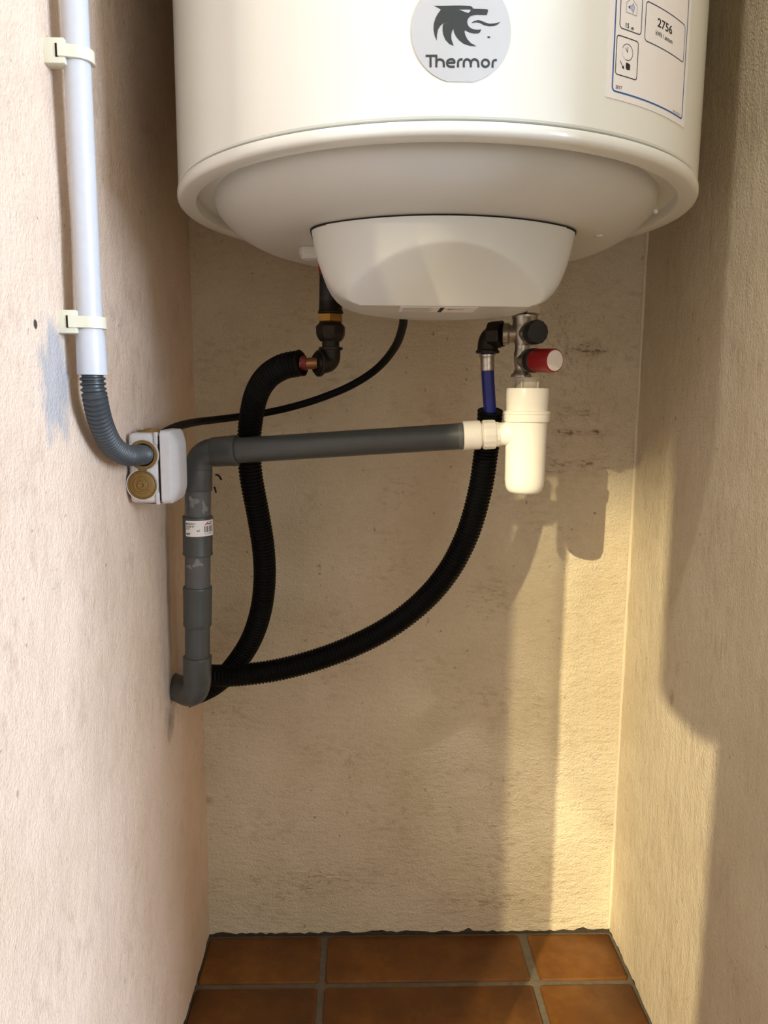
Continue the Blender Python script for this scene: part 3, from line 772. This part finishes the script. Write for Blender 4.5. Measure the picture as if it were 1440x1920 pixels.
ch = thing('cold_water_hose', 'long black corrugated hose curving from the blue tube to the lower left wall', 'hose', onY(520, 1256, 1.008))
corrugated('sleeve', M_BLACKHOSE, ch, cold_pts, 0.0153, 0.0138, 0.0046)

# ------------------------------------------------------------------ siphon trap
tx = onY(985, 850, YP).x
def zt(v): return onY(985, v, YP).z
tr = thing('siphon_trap', 'white plastic siphon trap cup hanging under the safety valve', 'siphon trap', (tx, YP, zt(924)))
lathe('tundish_collar', M_CLEARISH, tr, (tx + 0.0005, YP, 0), (0, 0, 1), [(0.0128, zt(733)), (0.0142, zt(731)), (0.0150, zt(724)), (0.0152, zt(711)), (0.0148, zt(708)), (0.0, zt(708))], 36)
for k in range(5):
    a = k * 2 * PI / 5 + 0.3
    lathe('collar_rib', M_CLEARISH, tr, (tx + 0.0158 * math.cos(a), YP + 0.0158 * math.sin(a), zt(734)), (0, 0, 1), [(0.0016, 0), (0.0016, zt(714) - zt(734)), (0.0006, zt(713) - zt(734))], 8)
lathe('upper_cup', M_WPVC, tr, (tx, YP, 0), (0, 0, 1), [(0.0226, zt(776)), (0.0240, zt(772)), (0.0245, zt(750)), (0.0248, zt(729)), (0.0245, zt(728)), (0.0226, zt(728)), (0.0222, zt(740)), (0.0, zt(742))], 48)
lathe('cup_rim', M_WPVC, tr, (tx, YP, 0), (0, 0, 1), [(0.0240, zt(792)), (0.0262, zt(790)), (0.0266, zt(786)), (0.0266, zt(777)), (0.0272, zt(776)), (0.0272, zt(772)), (0.0250, zt(770)), (0.0225, zt(770))], 48)
lathe('trap_body', M_WPVC, tr, (tx, YP, 0), (0, 0, 1), [(0.0, zt(925.5)), (0.012, zt(925)), (0.0175, zt(923)), (0.0205, zt(919)), (0.0225, zt(911)), (0.0233, zt(900)), (0.0236, zt(860)), (0.0240, zt(800)), (0.0240, zt(785))], 56, 50)
PD_R = onY(870, 817.5, 0.907); PD_L = onY(440, 845, 0.945)
pdir = (PD_L - PD_R).normalized()
o0 = Vector((tx, YP, onY(960, 811.5, YP).z))
odr = (onY(897, 815.5, 0.9065) - o0).normalized()
Lc = (onY(897, 815.5, 0.9065) - o0).length
lathe('side_outlet', M_WPVC, tr, o0, odr, [(0.0150, 0.010), (0.0150, 0.020), (0.0136, 0.026), (0.0136, Lc)], 36)
on = onY(928, 813.5, 0.906); l1 = (on - o0).length; l2 = (onY(905, 815, 0.906) - o0).length
lathe('outlet_nut', M_WPVC, tr, o0, odr, [(0.0136, l1 - 0.0045), (0.0146, l1 - 0.0042), (0.0148, l1 - 0.0006), (0.0166, l1), (0.0172, l1 + 0.001), (0.0174, l1 + 0.004), (0.0176, l2 - 0.002), (0.0168, l2), (0.0136, l2 + 0.0005)], 14, None)
pl = (onY(868.5, 817.5, 0.907) - o0).length
lathe('pipe_socket', M_WPVC, tr, o0, odr, [(0.0136, Lc - 0.003), (0.0166, Lc - 0.002), (0.0170, Lc), (0.0170, pl), (0.0160, pl + 0.0004)], 40)

# ------------------------------------------------------------------ drain pipe
YV = 0.95
dp = thing('drain_pipe', 'grey plastic drain pipe running from the trap to the left wall', 'pipe', onY(368, 1300, YV))
RP = 0.0155
corner = onY(371.5, 848, YV); v_bot = onY(370, 1262, YV)
vdir = (v_bot - corner).normalized()
def pv(v): # point on the vertical run at image row v
    return onY(371.5 - 1.5 * (v - 848) / 414, v, YV)
sweep('horizontal_pipe', M_PVC, dp, [PD_R + (PD_R - PD_L).normalized() * -0.0, PD_R.lerp(PD_L, .5), PD_L + pdir * 0.01], RP, 36)
# smear of old cement at the pipe's right-hand end
bm = bmesh.new(); lathe_bm(bm, PD_R + pdir * 0.001, pdir, [(RP + 0.0002, 0), (RP + 0.0003, 0.003), (RP + 0.0002, 0.005)], 36)
from_bm('cement_ring', bm, M_PVCOLD, dp)
hdir = (PD_L - PD_R).normalized()
eb = bmesh.new(); sweep_bm(eb, bent(PD_L - hdir * 0.0005, corner, pv(920), 0.024), 0.0168, 36)
elb = from_bm('upper_elbow', eb, M_PVC, dp)
lathe('elbow_collar', M_PVC, elb, PD_L - hdir * 0.004, hdir, [(0.0160, 0), (0.0190, 0.0008), (0.0192, 0.006), (0.0186, 0.008), (0.0182, 0.030), (0.0172, 0.032)], 40)
lathe('elbow_collar', M_PVC, elb, pv(920), pv(880) - pv(920), [(0.0158, 0), (0.0172, 0.0006), (0.0175, 0.002), (0.0175, (pv(880) - pv(920)).length), (0.0168, (pv(880) - pv(920)).length + 0.0008)], 40)
def seg_pipe(name, mat, v0, v1, r, prof=None, par=dp):
    a, b = pv(v0), pv(v1); L = (b - a).length
    pr_ = prof(L) if prof else [(r, 0), (r, L)]
    return lathe(name, mat, par, a, b - a, pr_, 40)
s1 = seg_pipe('pipe_section', M_PVCOLD, 916, 972, RP + 0.0003)
s2 = seg_pipe('pipe_section', M_PVCOLD, 1036, 1104, RP + 0.0002)
seg_pipe('pipe_section', M_PVC, 1166, 1236, RP)
def cp(L): return [(RP, 0), (0.0184, 0.0004), (0.0188, 0.0015), (0.0186, 0.004), (0.0181, L - 0.005), (0.0186, L - 0.003), (0.0187, L - 0.0008), (0.0180, L), (RP, L)]
c1 = seg_pipe('coupling', M_PVC, 967, 1040, 0, cp)
c2 = seg_pipe('coupling', M_PVC, 1099, 1173, 0, lambda L: [(RP, 0), (0.0176, 0.0004), (0.0182, 0.002), (0.0180, 0.004), (0.0176, L - 0.006), (0.0179, L - 0.003), (0.0170, L), (RP, L)])
# dried cement smears: thin irregular skins on the pipe
def smear(par, vrow, th, du, dv, R_=RP + 0.0005, seed=0):
    rnd = random.Random(seed); c_ = pv(vrow); bm = bmesh.new()
    n = 22; pts = []
    for k in range(n):
        a = 2 * PI * k / n; rr = 0.7 + 0.3 * math.sin(3 * a + seed) * rnd.uniform(0.4, 1.3) + rnd.uniform(-0.12, 0.12)
        pts.append((th * R_ + du * rr * math.cos(a), c_.z + dv * rr * math.sin(a)))
    filled(bm, [pts])
    wrap('cement_smear', bm, M_GLUE, par, c_.x, c_.y, R_, 0.0001, 0.002, 0.0003)
smear(s1, 938, -0.15, 0.0085, 0.009, seed=1); smear(s1, 950, 0.7, 0.005, 0.010, seed=2); smear(s1, 955, -0.9, 0.003, 0.012, seed=5)
smear(s2, 1052, 0.2, 0.008, 0.006, seed=3); smear(s2, 1058, -0.5, 0.006, 0.003, seed=4)
# sticker on the upper coupling
cc = pv(986); RS = 0.0188
def sv(v): return pv(v).z
thx = lambda px: math.asin(max(-0.98, min(0.98, ((onY(px, 985, YV - 0.012).x - cc.x) / RS)))) * RS
u0, u1 = thx(349.5), RS * 1.50
zb_, zt_ = sv(1001.5), sv(972.5)
bm = bmesh.new(); poly(bm, rrect(u0, zb_, u1, zt_, 0.0012, 4))
st = wrap('price_sticker', bm, M_PAPER, c1, cc.x, cc.y, RS, 0.0001, 0.0025, 0.0002)
st['label'] = 'white shop sticker with barcode'
hS = zt_ - zb_
bm = bmesh.new()
text(bm, 'MANCHON F', u0 + 0.001, u0 + 0.0135, zt_ - 0.0048, 0.0022, 0.02)
text(bm, 'GLISSE FF', u0 + 0.001, u0 + 0.0118, zt_ - 0.0080, 0.0020, 0.02)
text(bm, 'D 32', u0 + 0.001, u0 + 0.0058, zt_ - 0.0110, 0.0020, 0.02)
text(bm, 'x1', u0 + 0.0145, u0 + 0.0182, zb_ + 0.0062, 0.0026, 0.03)
text(bm, 'NCF', u0 + 0.001, u0 + 0.0065, zb_ + 0.0022, 0.0024, 0.05)
ub = u0 + 0.0245
for k, w_ in enumerate((0.0010, 0.0005, 0.0012, 0.0005, 0.0008, 0.0012, 0.0005, 0.0010)):
    ribbon(bm, [(ub, zb_ + 0.005), (ub, zb_ + 0.0125)], w_); ub += w_ + 0.0009
text(bm, '3 276', u0 + 0.0245, u0 + 0.034, zb_ + 0.0022, 0.0018)
wrap('sticker_print', bm, M_BLACKINK, st, cc.x, cc.y, RS, 0.00045, 0.0025)
bm = bmesh.new()
ribbon(bm, [(u0 + 0.0250, zt_ - 0.0058), (u0 + 0.0300, zt_ - 0.0015)], 0.0010); ribbon(bm, [(u0 + 0.0262, zt_ - 0.0040), (u0 + 0.0350, zt_ - 0.0052)], 0.0010)
ribbon(bm, [(u0 + 0.0305, zt_ - 0.0045), (u0 + 0.0340, zt_ - 0.0020), (u0 + 0.0360, zt_ - 0.0030)], 0.0010)
wrap('sticker_mark', bm, M_RED, st, cc.x, cc.y, RS, 0.00045, 0.0025)
# bottom elbow turning into the wall
ecb = pv(1307); wall_pt = onX(330, 1304, XL)
wd = (Vector((XL - 0.012, 1.000, ecb.z - 0.001)) - ecb)
eb = bmesh.new(); sweep_bm(eb, bent(pv(1236), ecb, ecb + wd, 0.026), 0.0172, 36)
elb2 = from_bm('lower_elbow', eb, M_PVC, dp)
a, b = pv(1230), pv(1279); L = (b - a).length
lathe('elbow_collar', M_PVC, elb2, a, b - a, [(RP, 0), (0.0178, 0.0004), (0.0182, 0.0020), (0.0178, 0.0045), (0.0176, L), (0.0172, L + 0.0006)], 40)
# lump of dry filler above the elbow
bm = bmesh.new()
bmesh.ops.create_icosphere(bm, subdivisions=3, radius=1)
fc = onX(338, 1281, XL)
for v in bm.verts:
    v.co = Vector((XL, fc.y + 0.004, fc.z + 0.002)) + Vector((v.co.x * 0.016, v.co.y * 0.013, v.co.z * 0.0045)) * (1 + 0.45 * noise.noise(v.co * 3.1))
from_bm('filler_lump', bm, M_GLUE, dp)

# ------------------------------------------------------------------ power cable
cab = [onY(757, 588, 0.872), onY(755, 612, 0.90), onY(741, 650, 0.95), onY(708, 690, 1.0), onY(660, 722, 1.02), onY(600, 747, 1.035), onY(540, 765, 1.045), onY(480, 777, 1.05), onY(420, 785, 1.03), onY(370, 791, 0.98), onY(338, 798, 0.92), onY(318, 806, 0.875), onY(306, 813, 0.850)]
o = sweep('power_cable', M_CABLE, None, resample(catmull(cab), 0.006)[0], 0.0049, 16)
tag(recenter(o), 'thin black power cable from the heater to the junction box', 'cable')

# ------------------------------------------------------------------ junction box
b0 = onY(237, 880, 0.815)
z1, z0 = onY(268, 812, 0.815).z, onY(268, 944, 0.815).z
bxl, bxm, bxr = XL + 0.004, onY(299, 880, 0.815).x, onY(326, 880, 0.815).x
BY0, BY1 = 0.815, 0.874
jb = thing('junction_box', 'grey-white square junction box with amber grommets on the left wall', 'junction box', (XL + 0.02, 0.845, z0))
box('box_body', M_BOX, jb, (bxl, BY0, z0), (bxm, BY1, z1), 0.005, 3)
box('mounting_foot', M_BOX, jb, (XL - 0.002, BY0 + 0.012, z0 + 0.012), (bxl + 0.004, BY1 - 0.012, z1 - 0.012), 0.002)
# lid: chamfered slab facing the room
bm = bmesh.new()
def lid_loop(x, ins, rad): return [Vector((x, p[0], p[1])) for p in rrect(BY0 - 0.002 + ins, z0 - 0.001 + ins, BY1 + 0.002 - ins, z1 + 0.003 - ins, rad, 5)]
w_ = bxr - bxm
rings(bm, [lid_loop(bxm + 0.0012, 0.001, 0.006), lid_loop(bxm + 0.002, 0, 0.007), lid_loop(bxm + w_ * 0.72, 0.0005, 0.008), lid_loop(bxm + w_ * 0.92, 0.004, 0.008), lid_loop(bxr + 0.002, 0.011, 0.008), lid_loop(bxr + 0.003, 0.015, 0.007)])
lid = from_bm('lid', bm, M_BOX, jb, 28)
box('lid_gap', M_DARKGAP, lid, (bxm - 0.001, BY0 + 0.0008, z0 + 0.003), (bxm + 0.0016, BY1 - 0.001, z1 - 0.003))
for zz in (z1 - 0.012, z0 - 0.001):
    box('lid_latch', M_BOX, jb, (bxm - 0.0045, BY0 - 0.0018, zz), (bxm - 0.0008, BY0 + 0.004, zz + 0.013), 0.0008)
gx = onY(266.5, 880, 0.815).x
gz = [onY(270, 853, 0.815).z, onY(266, 909, 0.815).z]
def grommet(base, axis, r, closed):
    if closed: prof = [(r, 0), (r, 0.0018), (r * 0.93, 0.0024), (r * 0.90, 0.0010), (r * 0.84, 0.0016), (r * 0.60, 0.0022), (r * 0.56, 0.0034), (r * 0.46, 0.0036), (r * 0.42, 0.0026), (r * 0.30, 0.0032), (r * 0.27, 0.0044), (r * 0.18, 0.0046), (r * 0.12, 0.0030), (0, 0.0028)]
    else: prof = [(r, 0), (r, 0.0016), (r * 0.95, 0.0022), (r * 0.78, 0.0020), (r * 0.74, 0.0004), (0, 0.0004)]
    return lathe('grommet', M_RUBBER, jb, base, axis, prof, 40, 30)
grommet((gx + 0.0015, BY0 + 0.0004, gz[0]), (0, -1, 0), 0.0156, False)
grommet((gx - 0.0002, BY0 + 0.0004, gz[1]), (0, -1, 0), 0.0156, True)
for zz, ax, yy in ((z1 - 0.0004, 1, 0.843), (z0 + 0.0004, -1, 0.843)):
    grommet(((bxl + bxm) / 2 + 0.002, yy, zz), (0, 0, ax), 0.0150, True)
for zz in gz:
    lathe('grommet_ring', M_BOX, jb, (gx + (0.0015 if zz == gz[0] else -0.0002), BY0 + 0.0002, zz), (0, -1, 0), [(0.0157, 0), (0.0157, 0.0014), (0.0168, 0.0014), (0.0170, 0.0)], 40)

# ------------------------------------------------------------------ rigid conduit, clips, flexible conduit
YC = 0.67
cA, cB = onY(144.5, 100, YC), onY(168.5, 600, YC)
def con(z):
    t = (z - cA.z) / (cB.z - cA.z); return cA.lerp(cB, t)
zend = onY(174, 703, YC).z
RC = 0.0104
rc = thing('rigid_conduit', 'rigid light grey electrical conduit pipe clipped up the left wall', 'conduit', con(zend))
zcl = onY(172, 640, YC).z
lathe('pipe', M_CONDUIT, rc, con(zcl), con(1.9) - con(zcl), [(RC, 0), (RC, 0.3), (RC, (con(1.9) - con(zcl)).length)], 40)
Lq = (con(onY(170, 618, YC).z) - con(zend)).length
lathe('flared_end', M_CONDUIT, rc, con(zend), con(1.0) - con(zend), [(0.0108, 0), (0.0122, 0.0), (0.0124, 0.001), (0.0121, Lq * 0.6), (0.0117, Lq * 0.85), (RC + 0.0003, Lq), (RC, Lq + 0.001)], 40)
def clip(v, label, xl, xr, xs):
    p = con(onY(145 if v < 300 else 167, v, YC).z)
    c_ = thing('pipe_clip', label, 'pipe clip', (XL + 0.009, p.y - 0.006, p.z - 0.0095), 'clips holding the conduit')
    fy0 = p.y - RC - 0.0030
    bx1 = onY(xr, v, fy0).x; sx = onY(xs, v, fy0).x
    box('clip_block', M_CLIP, c_, (XL - 0.003, fy0, p.z - 0.0095), (bx1, p.y - 0.0005, p.z + 0.0095), 0.0010)
    box('clip_slot', M_DARKGAP, c_, (sx - 0.0012, fy0 - 0.0003, p.z - 0.0050), (sx + 0.0010, fy0 + 0.002, p.z + 0.0050))
    # strap: out of the slot, flat over the block, then round the room side of the pipe
    ri, ro, hz = RC + 0.0003, RC + 0.0030, 0.0047
    angs = [-PI / 2 - 0.05 + 0.16 * i for i in range(15)]
    outer = [(sx + 0.0010, fy0 - 0.0020), ((sx + p.x) / 2, p.y - ro - 0.0014)] + [(p.x + ro * math.cos(a), p.y + ro * math.sin(a)) for a in angs]
    inner = [(sx + 0.0010, fy0 + 0.0004), ((sx + p.x) / 2, p.y - ri - 0.0008)] + [(p.x + ri * math.cos(a), p.y + ri * math.sin(a)) for a in angs]
    bm = bmesh.new()
    rings(bm, [[Vector((ix, iy, p.z - hz)), Vector((ox, oy, p.z - hz)), Vector((ox, oy, p.z + hz)), Vector((ix, iy, p.z + hz))] for (ix, iy), (ox, oy) in zip(inner, outer)])
    from_bm('clip_strap', bm, M_CLIP, c_, 40)
clip(108, 'upper ivory plastic clip holding the conduit, beside the tank', 80, 121, 107)
clip(606, 'lower ivory plastic clip just above the grey flexible conduit', 104, 143, 127)
fl = [con(zend + 0.006), con(zend - 0.004), onY(178, 745, 0.672), onY(190, 795, 0.690), onY(210, 835, 0.722), onY(236, 853, 0.760), onY(262, 853, 0.795), onY(270, 853, 0.818)]
o = corrugated('flexible_conduit', M_FLEX, None, fl, 0.0106, 0.0088, 0.0044, 24)
tag(recenter(o), 'grey corrugated flexible conduit bending into the junction box', 'conduit')

# two dark scratches in the back-wall plaster beside the drain pipe
for pts_ in ([(404, 890), (409, 891), (413, 896), (415, 900)], [(402, 913), (404, 919), (405, 924)]):
    P = [onY(u, v, YB - 0.0005) for u, v in pts_]
    bm = bmesh.new(); sweep_bm(bm, [Vector(p) for p in catmull(P, 4)], 0.0013, 8)
    t_ = from_bm('plaster_scratch', bm, M_STAIN, bpy.data.objects['wall_back'])
